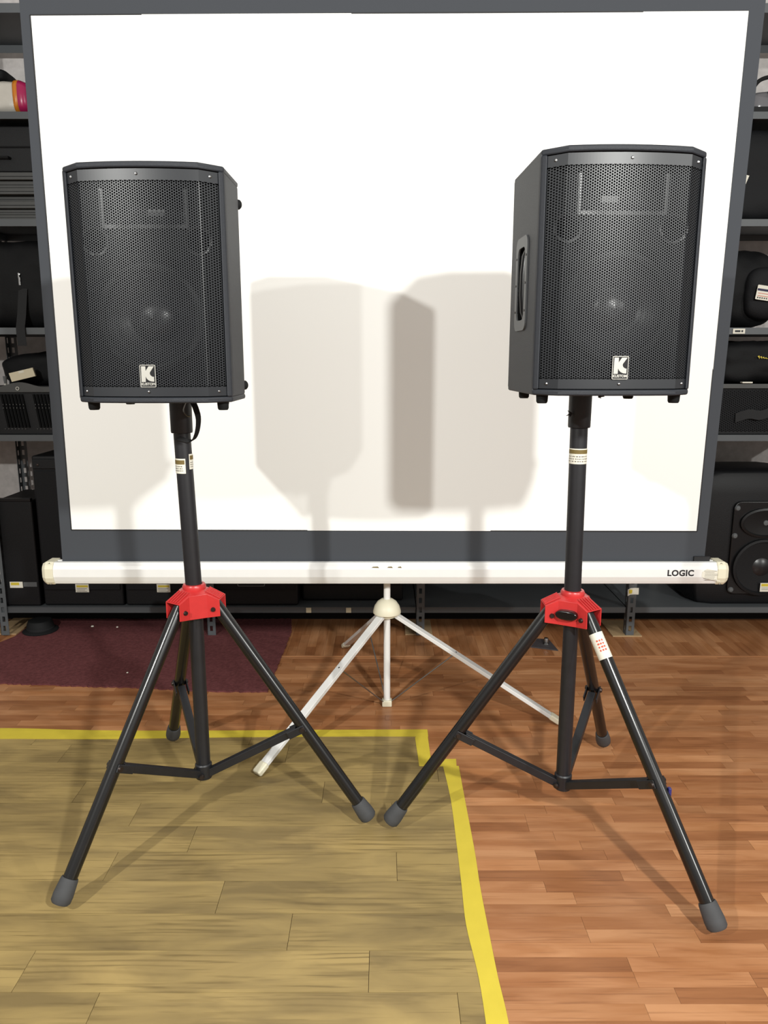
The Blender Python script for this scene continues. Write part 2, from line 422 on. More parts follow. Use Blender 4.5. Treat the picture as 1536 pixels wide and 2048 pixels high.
plabel(t_.build('sticker', [M_paper, M_yellow], rack), 'curling pale label stuck on the right upright')
for x, y, sx, sy, l in ((1.248, 3.785, .15, .24, 'thin plywood pad under the right-hand rack upright'), (-1.965, 3.82, .13, .25, 'thin plywood pad under the leftmost rack upright'), (.18, 3.80, .14, .22, 'thin plywood pad under the middle rack upright behind the white tripod')):
    o = MB().box(-sx / 2, sx / 2, -sy / 2, sy / 2, 0, .0062).build('plywood_pad', M_ply, smooth=False, bevel=.001, loc=(x, y, .0005)); tag(o, l, 'pad', 'plywood pads under the rack')

# ------------------------------------------------------------------ projection screen
scr = thing('projection_screen', (0.012, 2.83, 0), 'large portable projection screen with black border on a white tripod stand', 'projection screen')
kf = 2.83 / 2.865
def P(x, z, y=0.0): return (x * kf - .012, y, 1.4 + (z - 1.4) * kf)
def sheet(q, nx, nz, y, th, wav):
    m = MB(); vs = []; fs = []
    for j in range(nz + 1):
        for i in range(nx + 1):
            u, v = i / nx, j / nz
            a = Vector(q[0]).lerp(Vector(q[1]), u); b = Vector(q[3]).lerp(Vector(q[2]), u); p = a.lerp(b, v)
            p.y += y + wav * math.sin(u * 9 + v * 2); vs.append(p)
    for j in range(nz):
        for i in range(nx): fs.append((j * (nx + 1) + i, j * (nx + 1) + i + 1, (j + 1) * (nx + 1) + i + 1, (j + 1) * (nx + 1) + i))
    m.add(vs, fs); return m
sheet([P(-1.262, .602), P(1.256, .602), P(1.300, 2.63), P(-1.242, 2.63)], 24, 16, 0, 0, .0008).build('border', M_border, scr, smooth=False, solid=.0012)
plabel(sheet([P(-1.216, .746), P(1.218, .740), P(1.2435, 2.561), P(-1.2085, 2.549)], 24, 16, -.0012, 0, .0008).build('white_surface', M_screen, scr, smooth=False, solid=.0008), 'matte white projection surface')
for (x0, z0), (x1, z1) in (((-1.216, .746), (1.218, .740)), ((1.218, .740), (1.2435, 2.561)), ((1.2435, 2.561), (-1.2085, 2.549)), ((-1.2085, 2.549), (-1.216, .746))):
    a, b = Vector(P(x0, z0, -.0014)), Vector(P(x1, z1, -.0014)); d = (b - a).normalized(); s = d.cross(Vector((0, 1, 0))) * .0022
    MB().add([a - s, b - s, b + s, a + s, *[v + Vector((0, .0008, 0)) for v in (a - s, b - s, b + s, a + s)]], [(0, 1, 2, 3), (7, 6, 5, 4), (0, 4, 5, 1), (1, 5, 6, 2), (2, 6, 7, 3), (3, 7, 4, 0)]).build('edge_line', M_print, scr, smooth=False)
a, b = P(-1.262, 2.635), P(1.30, 2.635)
MB().tube([(a[0] - .02, 0, a[2]), (b[0] + .02, 0, b[2])], .013, 14).build('top_rail', M_tube, scr)
# case: extruded housing
zc = .590
prof = [(-.036, .030), (-.042, .018), (-.043, -.012), (-.036, -.030), (-.030, -.042), (.028, -.042), (.040, -.026), (.040, .026), (.030, .040), (.008, .042), (.008, .030), (-.008, .030), (-.008, .042), (-.026, .042)]
def extr(prof, x0, x1, cz=zc, g=1):
    return MB().add([(x, y * g, cz + z * g) for x in (x0, x1) for y, z in prof], [tuple(range(len(prof))), tuple(range(2 * len(prof) - 1, len(prof) - 1, -1))] + [(i, (i + 1) % len(prof), len(prof) + (i + 1) % len(prof), len(prof) + i) for i in range(len(prof))])
case = extr(prof, -1.282, 1.268).build('case', M_white, scr, smooth=False, bevel=.0015)
capp = [(-.040, .034), (-.046, .020), (-.047, -.016), (-.040, -.034), (-.030, -.045), (.030, -.045), (.044, -.030), (.044, .030), (.032, .045), (-.028, .045)]
for x0, x1, xe in ((-1.31, -1.280, -1.325), (1.266, 1.296, 1.311)):
    c = MB(); n = len(capp); xs = [(x0, 1), (x1, 1)]
    q = [(xe, .80), (x0, 1.0), (x1, 1.0)] if xe < 0 else [(x0, 1.0), (x1, 1.0), (xe, .80)]
    vs = [(x, y * g, zc + z * g) for x, g in q for y, z in capp]
    c.add(vs, [tuple(range(n)), tuple(range(3 * n - 1, 2 * n - 1, -1))] + [(r * n + i, r * n + (i + 1) % n, (r + 1) * n + (i + 1) % n, (r + 1) * n + i) for r in (0, 1) for i in range(n)])
    o = plabel(c.build('end_cap', M_cream, scr, smooth=False, bevel=.002), 'cream plastic end cap')
    for zz in (.038, -.040):
        MB().lathe([(.0004, -.003), (.004, -.002), (.004, .003)], Matrix.Translation(((x0 + x1) / 2, -.034, zc + zz)) @ Matrix.Rotation(R(90), 4, 'X'), n=8).build('screw', M_chrome, o)
vs, fs = text_mesh('LOGIC', .033, .0003, .0011, 1.05)
MB().add([Matrix.Translation((1.124, -.0430, zc + .003)) @ FRONT @ v for v in vs], fs).build('lettering', M_print, case, smooth=False)
tm = MB(); tm.prism([(1.205, -.012), (1.225, -.02), (1.277, -.03), (1.277, .012), (1.262, .012), (1.225, .020), (1.207, .008)], 0, .0008, Matrix.Translation((0, -.0428, zc + .001)) @ FRONT)
tm.m = 1
for i in range(7):
    zz = .012 - i * .0058; tm.box(1.213 + rnd.uniform(0, .006), 1.268 - rnd.uniform(0, .015), -.0439, -.0434, zc + zz - .0006, zc + zz + .0006)
plabel(tm.build('torn_sticker', [M_paper, M_ink], case, smooth=False), 'torn white sticker')
for x, l in ((-.06, .03), (.0, .022), (.04, .016)):
    MB().prism([(x, -.002), (x + l, -.003), (x + l * .8, .003), (x + .2 * l, .002)], 0, .0006, Matrix.Translation((0, -.0385, zc + .026)) @ Matrix.Rotation(R(-25), 4, 'X') @ FRONT).build('chipped_paint', M_brown, case, smooth=False)
MB().box(1.186, 1.247, -.0075, .0075, zc + .0305, zc + .060).build('slot_end', M_print, scr, smooth=False)
# pole, dome, legs, stay rods
py = .062
MB().tube([(0, py, .012), (0, py, 2.68)], .0135, 18).build('pole', M_wtube, scr)
hook = MB().tube([(0, py, 2.67), (0, py - .02, 2.69), (0, .005, 2.675), (0, 0, 2.655)], .006, 8).build('hook', M_steel, scr)
dome = MB().lathe([(.0135, .458), (.022, .457), (.038, .446), (.050, .428), (.0555, .408), (.0555, .400), (.052, .396), (.040, .396), (.0135, .398)], Matrix.Translation((0, py, 0)), n=36).build('dome_hub', M_cream, scr)
plate = MB().prism(circle(0, py, .036, 18), .384, .397).build('hub_plate', M_cream, dome, bevel=.001)
feet = [(-.445, 2.351 - 2.83), (.672, 2.726 - 2.83), (-.204, 3.516 - 2.83)]
MB().box(-.020, .020, py - .022, py + .016, .0, .026).build('pole_bracket', M_cream, scr, bevel=.004)
for k, (fx, fy) in enumerate(feet):
    d = Vector((fx, fy - py, 0)).normalized(); p0 = Vector((0, py, .392)) + d * .036; p1 = Vector((fx, fy, .012))
    ax = (p1 - p0).normalized(); sd = Vector((0, 0, 1)).cross(ax).normalized(); nn = ax.cross(sd)
    def bar(a, b, w, h, m, nm, par, bv):
        vs = [p + sd * sx * w / 2 + nn * sy * h / 2 for p in (a, b) for sy in (-1, 1) for sx in (-1, 1)]
        return MB().add(vs, [(0, 2, 3, 1), (4, 5, 7, 6), (0, 1, 5, 4), (2, 6, 7, 3), (0, 4, 6, 2), (1, 3, 7, 5)]).build(nm, m, par, smooth=False, bevel=bv)
    leg = bar(p0, p1 - ax * .02, .032, .015, M_alu, 'leg', scr, .002)
    bar(p1 - ax * .042, p1 + ax * .004, .037, .022, M_cream, 'foot_cap', leg, .006)
    off = nn * -.002 + sd * .0; pm = p0 + (p1 - p0) * .37
    for s in (-1, 1): MB().lathe([(.0004, .002), (.003, .0015), (.003, 0)], Matrix.Translation(p0 + (p1 - p0) * (.37 + .0 * s) + nn * (-.007 if nn.z > 0 else .007) * -1) @ nn.to_track_quat('Z', 'Y').to_matrix().to_4x4(), n=8).build('rivet', M_bolt, leg)
    MB().tube([(d.x * .018, py + d.y * .018, .018), pm], .0026, 8).build('stay_rod', M_steel, scr)

# ------------------------------------------------------------------ tripod speaker stands
def sticker_patch(r, z0, z1, a0, a1, bands, parent, name='sticker', dx=0):
    """label wrapped round the pole: bands (za, zb, a0, a1, material index)"""
    m = MB()
    def patch(za, zb, b0, b1, rr, mi):
        m.m = mi; n = 8; vs = []; fs = []
        for i in range(n + 1):
            a = R(b0 + (b1 - b0) * i / n)
            for z in (za, zb):
                vs.append((dx + rr * math.cos(a), rr * math.sin(a), z))
        for i in range(n): fs.append((2 * i, 2 * i + 2, 2 * i + 3, 2 * i + 1))
        m.add(vs, fs)
    patch(z0, z1, a0, a1, r + .0010, 0)
    for za, zb, b0, b1, mi in bands: patch(za, zb, b0, b1, r + .0014, mi)
    return m.build(name, [M_paper, M_brown, M_ink, M_rink], parent, ang=80)

def stand(loc, feet, topz, lean, label, knob_i):
    t = thing('speaker_stand', loc, label, 'speaker stand', 'black tripod stands under the loudspeakers')
    dirs = [Vector((f[0] - loc[0], f[1] - loc[1], 0)) for f in feet]
    # poles
    lp = MB().tube([(0, 0, .138), (0, 0, .72)], .0212, 22).build('lower_pole', M_tubedull, t)
    upole = MB().tube([(0, 0, .70), (lean, 0, topz - .10)], .0235, 24).build('upper_pole', M_tubedull, t)
    MB().lathe([(.0235, topz - .098), (.029, topz - .098), (.030, topz - .094), (.0305, topz - .0), (.0235, topz - .0)], Matrix.Translation((lean, 0, 0)), n=26, closed=True).build('top_sleeve', M_tubedull, t)
    # red hub: open-bottomed casting with three channel arms
    zt = lambda r: .744 - max(0, r - .032) * .47
    angs = [math.atan2(d.y, d.x) for d in dirs]; order = sorted(range(3), key=lambda i: angs[i])
    pts = []
    for oi_, i in enumerate(order):
        a = angs[i]; ca, sa = math.cos(a), math.sin(a); hw = .029
        pts += [(.084 * ca + hw * sa, .084 * sa - hw * ca, 'e'), (.084 * ca - hw * sa, .084 * sa + hw * ca, 'w')]
        pts.append((.047 * ca - hw * sa, .047 * sa + hw * ca, 'w'))
        b = angs[order[(oi_ + 1) % 3]]; mid = a + ((b - a) % (2 * math.pi)) / 2; cb, sb = math.cos(b), math.sin(b)
        pts.append((.047 * cb + hw * sb, .047 * sb - hw * cb, 'w'))
    hub = MB(); n = len(pts)
    vs = [Vector((x, y, zt(math.hypot(x, y)))) for x, y, _ in pts]
    ring = [Vector((.0245 * math.cos(math.atan2(y, x)), .0245 * math.sin(math.atan2(y, x)), .746)) for x, y, _ in pts]
    low = [Vector((x, y, .668 if math.hypot(x, y) > .085 else .662)) for x, y, _ in pts]
    fs = [(i, (i + 1) % n, n + (i + 1) % n, n + i) for i in range(n)]
    for i in range(n):
        if pts[i][2] != 'e': fs.append((i, (i + 1) % n, 2 * n + (i + 1) % n, 2 * n + i))
    hub.add(vs + ring + low, fs)
    h = hub.build('hub', M_red, t, ang=25, solid=.004, bevel=.002)
    MB().lathe([(.024, .738), (.033, .740), (.034, .749), (.031, .755), (.024, .756)], n=26, closed=True).build('hub_collar', M_red, h)
    rib_mesh = None
    for a in angs:
        for k in range(-2, 3):
            if rib_mesh is None:
                o = MB().add([(x, y, z) for x, z in ((.040, zt(.040) - .001), (.083, zt(.084) - .001), (.083, zt(.084) + .002), (.040, zt(.040) + .002)) for y in (-.0016, .0016)],
                    [(0, 2, 4, 6), (7, 5, 3, 1), (0, 1, 3, 2), (2, 3, 5, 4), (4, 5, 7, 6), (6, 7, 1, 0)]).build('rib', M_red, h, smooth=False); rib_mesh = o.data
            else: o = link('rib', rib_mesh, h)
            o.rotation_euler = (0, 0, a); o.location = (-math.sin(a) * k * .0095, math.cos(a) * k * .0095, 0)
    for k, (a, d) in enumerate(zip(angs, dirs)):
        u = d.normalized(); s = Vector((-u.y, u.x, 0)); Rf = d.length
        p0 = u * .056 + Vector((0, 0, .704)); p1 = u * Rf + Vector((0, 0, .030)); ax = (p1 - p0).normalized()
        leg = MB().tube([p0, p1 - ax * .02], .0186, 20).build('leg', M_tube, t)
        q = p1 - ax * .062; e = p1 + ax * .002
        MB().tube([q, q + ax * .004, p1 - ax * .02, p1 - ax * .004, e], [.0212, .0228, .0262, .0255, .021], 22).build('rubber_foot', M_foot, leg)
        for sg in (-1, 1):
            bp = u * .064 + Vector((0, 0, .688)) + s * sg * .029
            MB().tube([bp, bp + s * sg * .0055], [.0072, .0055], 12).build('bolt', M_bolt, h)
        # brace
        pl = p0 + (p1 - p0) * .57; pb = u * .026 + Vector((0, 0, .158)); off = s * (.0215)
        a2, b2 = pb, pl
        bx = (b2 - a2).normalized(); up_ = s.cross(bx)
        m = MB()
        ext = -.022
        vs = []
        for p in (a2 - bx * .010, b2 + bx * ext):
            for i_ in (-1, 1):
                for j_ in (-1, 1): vs.append(p + s * i_ * .0125 + up_ * j_ * .0115)
        m.add(vs, [(0, 1, 3, 2), (4, 6, 7, 5), (0, 4, 5, 1), (2, 3, 7, 6), (0, 2, 6, 4), (1, 5, 7, 3)])
        for sg in (-1, 1):                                              # fork cheeks round the leg
            m.add([pl + bx * ex + s * (sg * .0205 + w) + up_ * j_ * .0115 for ex in (-.050, .009) for w in (-.0022, .0022) for j_ in (-1, 1)], [(0, 1, 3, 2), (4, 6, 7, 5), (0, 4, 5, 1), (2, 3, 7, 6), (0, 2, 6, 4), (1, 5, 7, 3)])
        br = m.build('brace', M_tubedull, t, smooth=False, bevel=.003)
        for sg in (-1, 1):
            MB().tube([pl + s * sg * .0225, pl + s * sg * .0275], [.0085, .0065], 12).build('bolt', M_bolt, br)
    MB().lathe([(.021, .134), (.0245, .136), (.0255, .142), (.0255, .180), (.0225, .184), (.021, .184)], n=22, closed=True).build('pole_clamp', M_tubedull, t)
    for a in angs:
        MB().tube([(.0285 * math.cos(a + .6), .0285 * math.sin(a + .6), .152), (.036 * math.cos(a + .6), .036 * math.sin(a + .6), .152)], [.008, .006], 12).build('bolt', M_bolt, t)
    # clamp knob on one flank of the hub
    a = angs[knob_i]; a2 = angs[order[(order.index(knob_i) + 1) % 3]]; mid = a + ((a2 - a) % (2 * math.pi)) / 2
    nrm = Vector((math.cos(mid), math.sin(mid), 0)); tn = Vector((-nrm.y, nrm.x, 0))
    kb = MB(); c = nrm * .052 + Vector((0, 0, .697))
    outl = []
    for i in range(30):
        q = 2 * math.pi * i / 30; rr = .014 + .013 * abs(math.cos(q)) ** 3
        outl.append((rr * math.cos(q) * 1.15, rr * math.sin(q) * .95))
    Mk = Matrix(((tn.x, 0, nrm.x, c.x), (tn.y, 0, nrm.y, c.y), (0, 1, 0, c.z), (0, 0, 0, 1)))
    kb.prism(outl, -.010, .014, Mk); k_ = kb.build('clamp_knob', M_knob, t, bevel=.004)
    return t, lp, upole

sl, lpl, upl = stand((-.555, 2.12, 0), [(-.832, 1.700), (-.046, 2.069), (-.782, 2.577)], 1.294, -.012, 'black speaker stand with red hub and webbing strap, left of the white screen tripod', 1)
sr, lpr, upr_ = stand((.537, 2.06, 0), [(.819, 1.611), (.018, 2.049), (.801, 2.533)], 1.314, -.006, 'black tripod speaker stand with red hub and wing knob, right of the white screen tripod', 1)
def dashes(z0, z1, a0, a1, k):
    o = []
    for i in range(k):
        z = z0 + (z1 - z0) * (i + .5) / k; x = a0 + rnd.uniform(0, 6)
        while x < a1 - 6:
            w = rnd.uniform(4, 12); o.append((z - .0012, z + .0012, x, min(a1, x + w), 2)); x += w + rnd.uniform(3, 9)
    return o
plabel(sticker_patch(.0235, 1.083, 1.125, 186, 292, [(1.109, 1.121, 188, 286, 1)] + dashes(1.088, 1.106, 190, 280, 3), upl, dx=-.0098), 'white sticker with a brown band')
plabel(sticker_patch(.0235, 1.094, 1.137, 318, 372, [(1.121, 1.133, 324, 370, 1)] + dashes(1.098, 1.116, 326, 366, 3), upl, dx=-.0098), 'white sticker with a brown band at the pole side')
plabel(sticker_patch(.0235, 1.118, 1.160, 176, 338, [(1.146, 1.157, 182, 330, 1)] + dashes(1.122, 1.142, 184, 330, 3), upr_, dx=-.0051), 'white sticker with a brown band')
# strap hanging at the top of the left stand
so = -.012
plabel(MB().ribbon(spl([(so + .036, -.012, 1.286), (so + .046, -.020, 1.268), (so + .054, -.024, 1.238), (so + .050, -.024, 1.205), (so + .040, -.022, 1.182), (so + .028, -.020, 1.174), (so + .012, -.024, 1.178), (so - .006, -.0265, 1.184)], 4), (.013, .006, .008), .002).build('strap', M_strap, sl), 'black webbing strap looped beside the pole')
MB().tube(spl([(so + .028, -.030, 1.290), (so + .016, -.034, 1.262), (so + .026, -.036, 1.246), (so + .036, -.034, 1.244)], 4), .0016, 6).build('wire_clip', M_steel, sl)
for dx, z, fl_ in ((.036, 1.300, 1), (-.034, 1.255, -1)):
    m = MB()
    for i in range(6):
        p = Vector((dx, -.022, z)); m.tube([p, p + Vector((fl_ * rnd.uniform(.004, .016), -.004, rnd.uniform(-.014, .010)))], [.0032, .0006], 5)
    plabel(m.build('frayed_tape', M_strap, sr), 'frayed black tape end')
# white label wrapped round the front-right leg of the right stand
rl = [o for o in bpy.data.objects if o.parent == sr and o.name.startswith('leg')][0]
d = Vector((.819 - .537, 1.611 - 2.06, 0)); u = d.normalized(); p0 = u * .056 + Vector((0, 0, .704)); p1 = u * d.length + Vector((0, 0, .030)); ax = (p1 - p0).normalized()
m = MB(); q = ax.to_track_quat('Z', 'Y').to_matrix()
f_ = Vector((-.25, -1, .25)); f_ = (f_ - ax * f_.dot(ax)).normalized(); g_ = ax.cross(f_)
def legpatch(t0, t1, a0, a1, rr, mi):
    m.m = mi; n = 10; vs = []
    for i in range(n + 1):
        a = R(a0 + (a1 - a0) * i / n)
        for tt in (t0, t1): vs.append(p0 + ax * tt + (f_ * math.cos(a) + g_ * math.sin(a)) * rr)
    m.add(vs, [(2 * i, 2 * i + 2, 2 * i + 3, 2 * i + 1) for i in range(n)])
legpatch(.062, .135, -105, 105, .0191, 0)
for i in range(4):
    for j in range(3): legpatch(.082 + i * .009, .087 + i * .009, -38 + j * 22 + rnd.uniform(-4, 4), -24 + j * 22, .0194, 1)
plabel(m.build('label_wrap', [M_paper, M_rink], rl, ang=80), 'white paper label with red print')
MB().box(-.004, .004, -.006, .006, -.012, .012, Matrix.Translation(p0 + ax * .50 + g_ * .019 * (1 if g_.x > 0 else -1)) ).build('blue_clip', mat('blue_plastic', '#2a2a6a', .4), rl, bevel=.002)

# ------------------------------------------------------------------ loudspeakers
HZ = .540; FY = -.25
def facet_y(x, off=0):                                                    # flat cheeks, gently bowed middle
    a = abs(x)
    return off + (-.306 + .013 * (a / .138) ** 2 if a < .138 else -.293 + .043 * min(1, (a - .138) / .05))
facets = [(x, facet_y(x)) for x in (-.188, -.138, -.105, -.07, -.035, 0, .035, .07, .105, .138, .188)]
def make_speaker(label):
    t = thing('loudspeaker', (0, 0, 0), label, 'loudspeaker', 'loudspeakers on the tripod stands')
    body = facets + [(.188, -.09), (.060, .095), (-.110, .095), (-.188, .030)]
    cab = MB(); cab.prism(body, HZ - .014, HZ); cab.prism(body, 0, .014)
    T = .012
    def panel(a, b):
        a, b = Vector((*a, 0)), Vector((*b, 0)); d = (b - a).normalized(); nrm = Vector((-d.y, d.x, 0)) * T
        cab.prism([a, b, b + nrm, a + nrm], .012, HZ - .012)
    panel((.188, -.25), (.188, -.09)); panel((.188, -.09), (.060, .095)); panel((.060, .095), (-.110, .095)); panel((-.110, .095), (-.188, .030))
    cab.prism([(-.188, -.252), (-.176, -.262), (-.176, -.235), (-.188, -.235)], .012, HZ - .012); cab.prism([(.176, -.262), (.188, -.252), (.188, -.235), (.176, -.235)], .012, HZ - .012)
    cabinet = cab.build('cabinet', M_cab, t, bevel=.005, seg=3, ang=30)
    # left flank with the handle opening
    ML = Matrix(((0, 0, 1, -.182), (1, 0, 0, 0), (0, 1, 0, 0), (0, 0, 0, 1)))
    hole = rrect(-.150, -.052, .165, .365, .020)
    vs, fs = curve_mesh([[(-.25, .010), (.030, .010), (.030, HZ - .010), (-.25, HZ - .010)], hole], .006)
    MB().add([ML @ v for v in vs], fs).build('side_panel', M_cab, t, smooth=False)
    hd = MB(); vs, fs = curve_mesh([rrect(-.162, -.040, .153, .377, .024), rrect(-.140, -.062, .178, .352, .018)], .002)
    hd.add([Matrix.Translation((-.008, 0, 0)) @ ML @ v for v in vs], fs)
    handle = plabel(hd.build('handle', M_hgrey, t, smooth=False, bevel=.0008), 'grey plastic handle plate')
    cup = MB().box(-.190, -.135, -.140, -.062, .178, .352); cup.f = [f for f in cup.f]; cup.f.pop(4)
    cup.mi = [0] * len(cup.f); cup.build('handle_cup', M_baffle, handle, smooth=False)
    MB().tube([(-.172, -.101, .180), (-.180, -.101, .20), (-.183, -.101, .24), (-.183, -.101, .29), (-.180, -.101, .33), (-.172, -.101, .350)], .011, 14).build('grip', M_horn, handle)
    for yy in (-.152, -.050):
        for zz in (.20, .265, .33):
            MB().tube([(-.1915, yy, zz), (-.1935, yy, zz)], .0028, 8).build('screw', M_bolt, handle)
    # baffle with openings
    wz = .200
    vs, fs = curve_mesh([[(-.176, .012), (.176, .012), (.176, HZ - .012), (-.176, HZ - .012)], circle(0, wz, .124, 40), circle(-.122, .375, .027), circle(.122, .375, .027), rrect(-.095, .095, .412, .496, .006)], .006)
    MB().add([Matrix.Translation((0, -.246, 0)) @ FRONT @ v for v in vs], fs).build('baffle', M_baffle, t, smooth=False)
    AX = Matrix.Translation((0, -.252, wz)) @ Matrix.Rotation(R(90), 4, 'X')            # local +Z points out of the front
    w = MB().lathe([(.150, 0), (.150, .005), (.132, .006), (.130, .002)], AX, 48).build('woofer', M_baffle, t)
    MB().lathe([(.130, .003), (.125, .010), (.118, .012), (.111, .009), (.107, .002)], AX, 48).build('surround', M_rubber, w)
    MB().lathe([(.107, .002), (.085, -.020), (.058, -.040)], AX, 48).build('cone', M_cone, w)
    MB().lathe([(.058, -.040), (.052, -.026), (.038, -.014), (.018, -.008), (.0005, -.006)], AX, 40).build('dust_cap', M_cone, w)
    for sx in (-1, 1):
        PX = Matrix.Translation((sx * .122, -.252, .375)) @ Matrix.Rotation(R(90), 4, 'X')
        MB().lathe([(.034, 0), (.033, .004), (.028, .003), (.0265, -.004), (.0265, -.09)], PX, 28).build('bass_port', M_horn, t)
    hn = MB()
    def rect(hx, z0, z1, y): return [(-hx, y, z0), (hx, y, z0), (hx, y, z1), (-hx, y, z1)]
    rs = [rect(.104, .402, .506, -.252), rect(.104, .402, .506, -.258), rect(.094, .412, .496, -.258), rect(.06, .432, .476, -.205), rect(.02, .446, .462, -.165)]
    hn.add([p for r_ in rs for p in r_], [(k * 4 + i, k * 4 + (i + 1) % 4, k * 4 + 4 + (i + 1) % 4, k * 4 + 4 + i) for k in range(4) for i in range(4)] + [(16, 17, 18, 19)])
    hn.build('horn', M_horn, t, smooth=False, bevel=.001)
    # perforated grille: every hole is cut through the bent sheet
    pitch = .0060; cs = pitch * .866; X0, X1, Z0, Z1 = -.1755, .1755, .016, HZ - .016; HZ0, HZ1 = .038, HZ - .040
    m = MB(); Ro = pitch / math.sqrt(3); ri = .0023; th = .0012
    cl = lambda v, a, b: max(a, min(b, v))
    nx = int((X1 - X0) / cs) + 1
    def put(x, z, d=0): return (x, facet_y(x, .004) + d, z)
    def cell(cx, cz):
        out = [put(cl(cx + Ro * math.cos(R(60 * i)), X0, X1), cl(cz + Ro * math.sin(R(60 * i)), HZ0, HZ1)) for i in range(6)]
        inn = [(cx + ri * math.cos(R(60 * i)), cz + ri * math.sin(R(60 * i))) for i in range(6)]
        inn = [(cl(x, X0 + .0002, X1 - .0002), cl(z, HZ0 + .0002, HZ1 - .0002)) for x, z in inn]
        a = [put(x, z) for x, z in inn]; b = [put(x, z, th) for x, z in inn]
        m.add(out + a + b, [(i, (i + 1) % 6, 6 + (i + 1) % 6, 6 + i) for i in range(6)] + [(6 + i, 6 + (i + 1) % 6, 12 + (i + 1) % 6, 12 + i) for i in range(6)])
    c0 = -(nx // 2) * cs
    for i in range(nx):
        x = c0 + i * cs
        if not X0 < x < X1: continue
        z = HZ0 + pitch / 2 + (pitch / 2 if i % 2 else 0)
        while z < HZ1: cell(x, z); z += pitch
    xs = sorted([X0, X1, -.138, .138] + [-.138 + .276 * k / 40 for k in range(1, 40)])
    for za, zb in ((Z0, HZ0), (HZ1, Z1)):
        for xa, xb in zip(xs, xs[1:]): m.add([put(xa, za), put(xb, za), put(xb, zb), put(xa, zb)], [(0, 1, 2, 3)])
    me = bpy.data.meshes.new('grille'); me.from_pydata(m.v, [], m.f); me.materials.append(M_grille)
    me.polygons.foreach_set('use_smooth', [True] * len(me.polygons)); me.set_sharp_from_angle(angle=R(30))
    g = link('grille', me, t)
    for x in (-.160, 0, .160):
        for z in (.027, HZ - .027):
            MB().lathe([(.0004, .0028), (.0024, .0024), (.0036, .0006), (.0036, -.001)], Matrix.Translation((x, facet_y(x, .004), z)) @ Matrix.Rotation(R(90), 4, 'X'), n=12).build('screw', M_chrome, g)
    # badge
    bw, bh = .0375, .0525; bz = .064; by = facet_y(0, .004) - .0006
    MBd = Matrix.Translation((0, by, bz)) @ FRONT
    vs, fs = curve_mesh([rrect(-bw / 2, bw / 2, -bh / 2, bh / 2, .003)], .001)
    bd = MB().add([MBd @ Vector((v.x, v.y, v.z + .0016)) for v in vs], fs).build('badge', M_badge, t, smooth=False)
    vs, fs = curve_mesh([rrect(-bw / 2, bw / 2, -bh / 2, bh / 2, .003), rrect(-bw / 2 + .0014, bw / 2 - .0014, -bh / 2 + .0014, bh / 2 - .0014, .002)], .0014)
    MB().add([MBd @ Vector((v.x, v.y, v.z + .0018)) for v in vs], fs).build('badge_rim', M_silver, bd, smooth=False)
    K = [(0, 0), (.33, 0), (.345, .345), (.40, .25), (.47, .17), (.57, .10), (.72, .045), (.85, .025), (1, .02), (1, .325), (.89, .335), (.80, .375), (.73, .43), (.69, .50), (.68, .555), (.70, .62), (1.03, 1), (.61, 1), (.36, .70), (.36, 1), (.02, 1)]
    kw, kh = .0300, .0365
    vs, fs = curve_mesh([[(-kw / 2 - .0004 + x * kw, -bh / 2 + .0125 + y * kh) for x, y in K]], .0006)
    MB().add([MBd @ Vector((v.x, v.y, v.z + .0030)) for v in vs], fs).build('emblem', M_silver, bd, smooth=False)
    vs, fs = text_mesh('KUSTOM', .0083, .0004, .00032, 1.02)
    MB().add([MBd @ Vector((v.x * .98, v.y - bh / 2 + .0072, v.z + .0030)) for v in vs], fs).build('lettering', M_silver, bd, smooth=False)
    # feet under the cabinet and on the wedge face
    for x, y in ((-.160, -.235), (.160, -.235), (-.150, .0), (.120, -.04)):
        MB().lathe([(.0004, -.020), (.011, -.020), (.0135, -.016), (.0145, 0), (.0004, 0)], Matrix.Translation((x, y, 0)), n=18).build('rubber_foot', M_rubber, t)
    n_ = Vector((.185, .128, 0)).normalized()
    for z in (.035, .490):
        p = Vector((.178, -.075, z)); MB().tube([p, p + n_ * .010, p + n_ * .014], [.013, .012, .008], 14).build('rubber_foot', M_rubber, t)
    return t
spk = make_speaker('black loudspeaker with perforated grille on the left tripod stand, right flank plain')
spk.location = (-.556, 2.12, 1.295); spk.rotation_euler = (0, 0, R(-.5))
sp2 = copy_tree(spk); sp2.location = (.527, 2.063, 1.315); sp2.rotation_euler = (0, 0, R(2.5))
sp2['label'] = 'black loudspeaker with perforated grille on the right tripod stand, side handle in view'

# ------------------------------------------------------------------ things on the rack, left bay
def setp(o, loc, rz=0): o.location = loc; o.rotation_euler = (0, 0, rz); return o
SH = {'b': .1545, '1': 1.0345, '2': 1.5435, '3': 2.0305, '4': 2.4875}
# wrapped plastic pack with orange and magenta band
t = thing('plastic_pack', (-1.765, 3.83, SH['4'] + .001), 'shiny grey-white plastic pack with orange and magenta end, top left shelf', 'pack')
blob('pack', M_wrap, (.29, .24, .145), t, power=5, amp=.006, freq=14, seed=3)
for x0, x1, mm, nm in ((.092, .112, M_orange, 'orange_band'), (.112, .158, M_magenta, 'magenta_band')):
    m = MB(); prof = []
    for i in range(21):
        q = 2 * math.pi * i / 20; prof.append((math.copysign(abs(math.cos(q)) ** .5, math.cos(q)) * .121, .0755 + math.copysign(abs(math.sin(q)) ** .5, math.sin(q)) * .0745))
    sc = lambda x: 1.03 if x < .13 else .80
    m.add([(x, y * sc(x), .0755 + (z - .0755) * sc(x)) for x in (x0, x1) for y, z in prof], [(i, i + 1, 21 + i + 1, 21 + i) for i in range(20)]); m.build(nm, mm, t, ang=80, solid=.001)
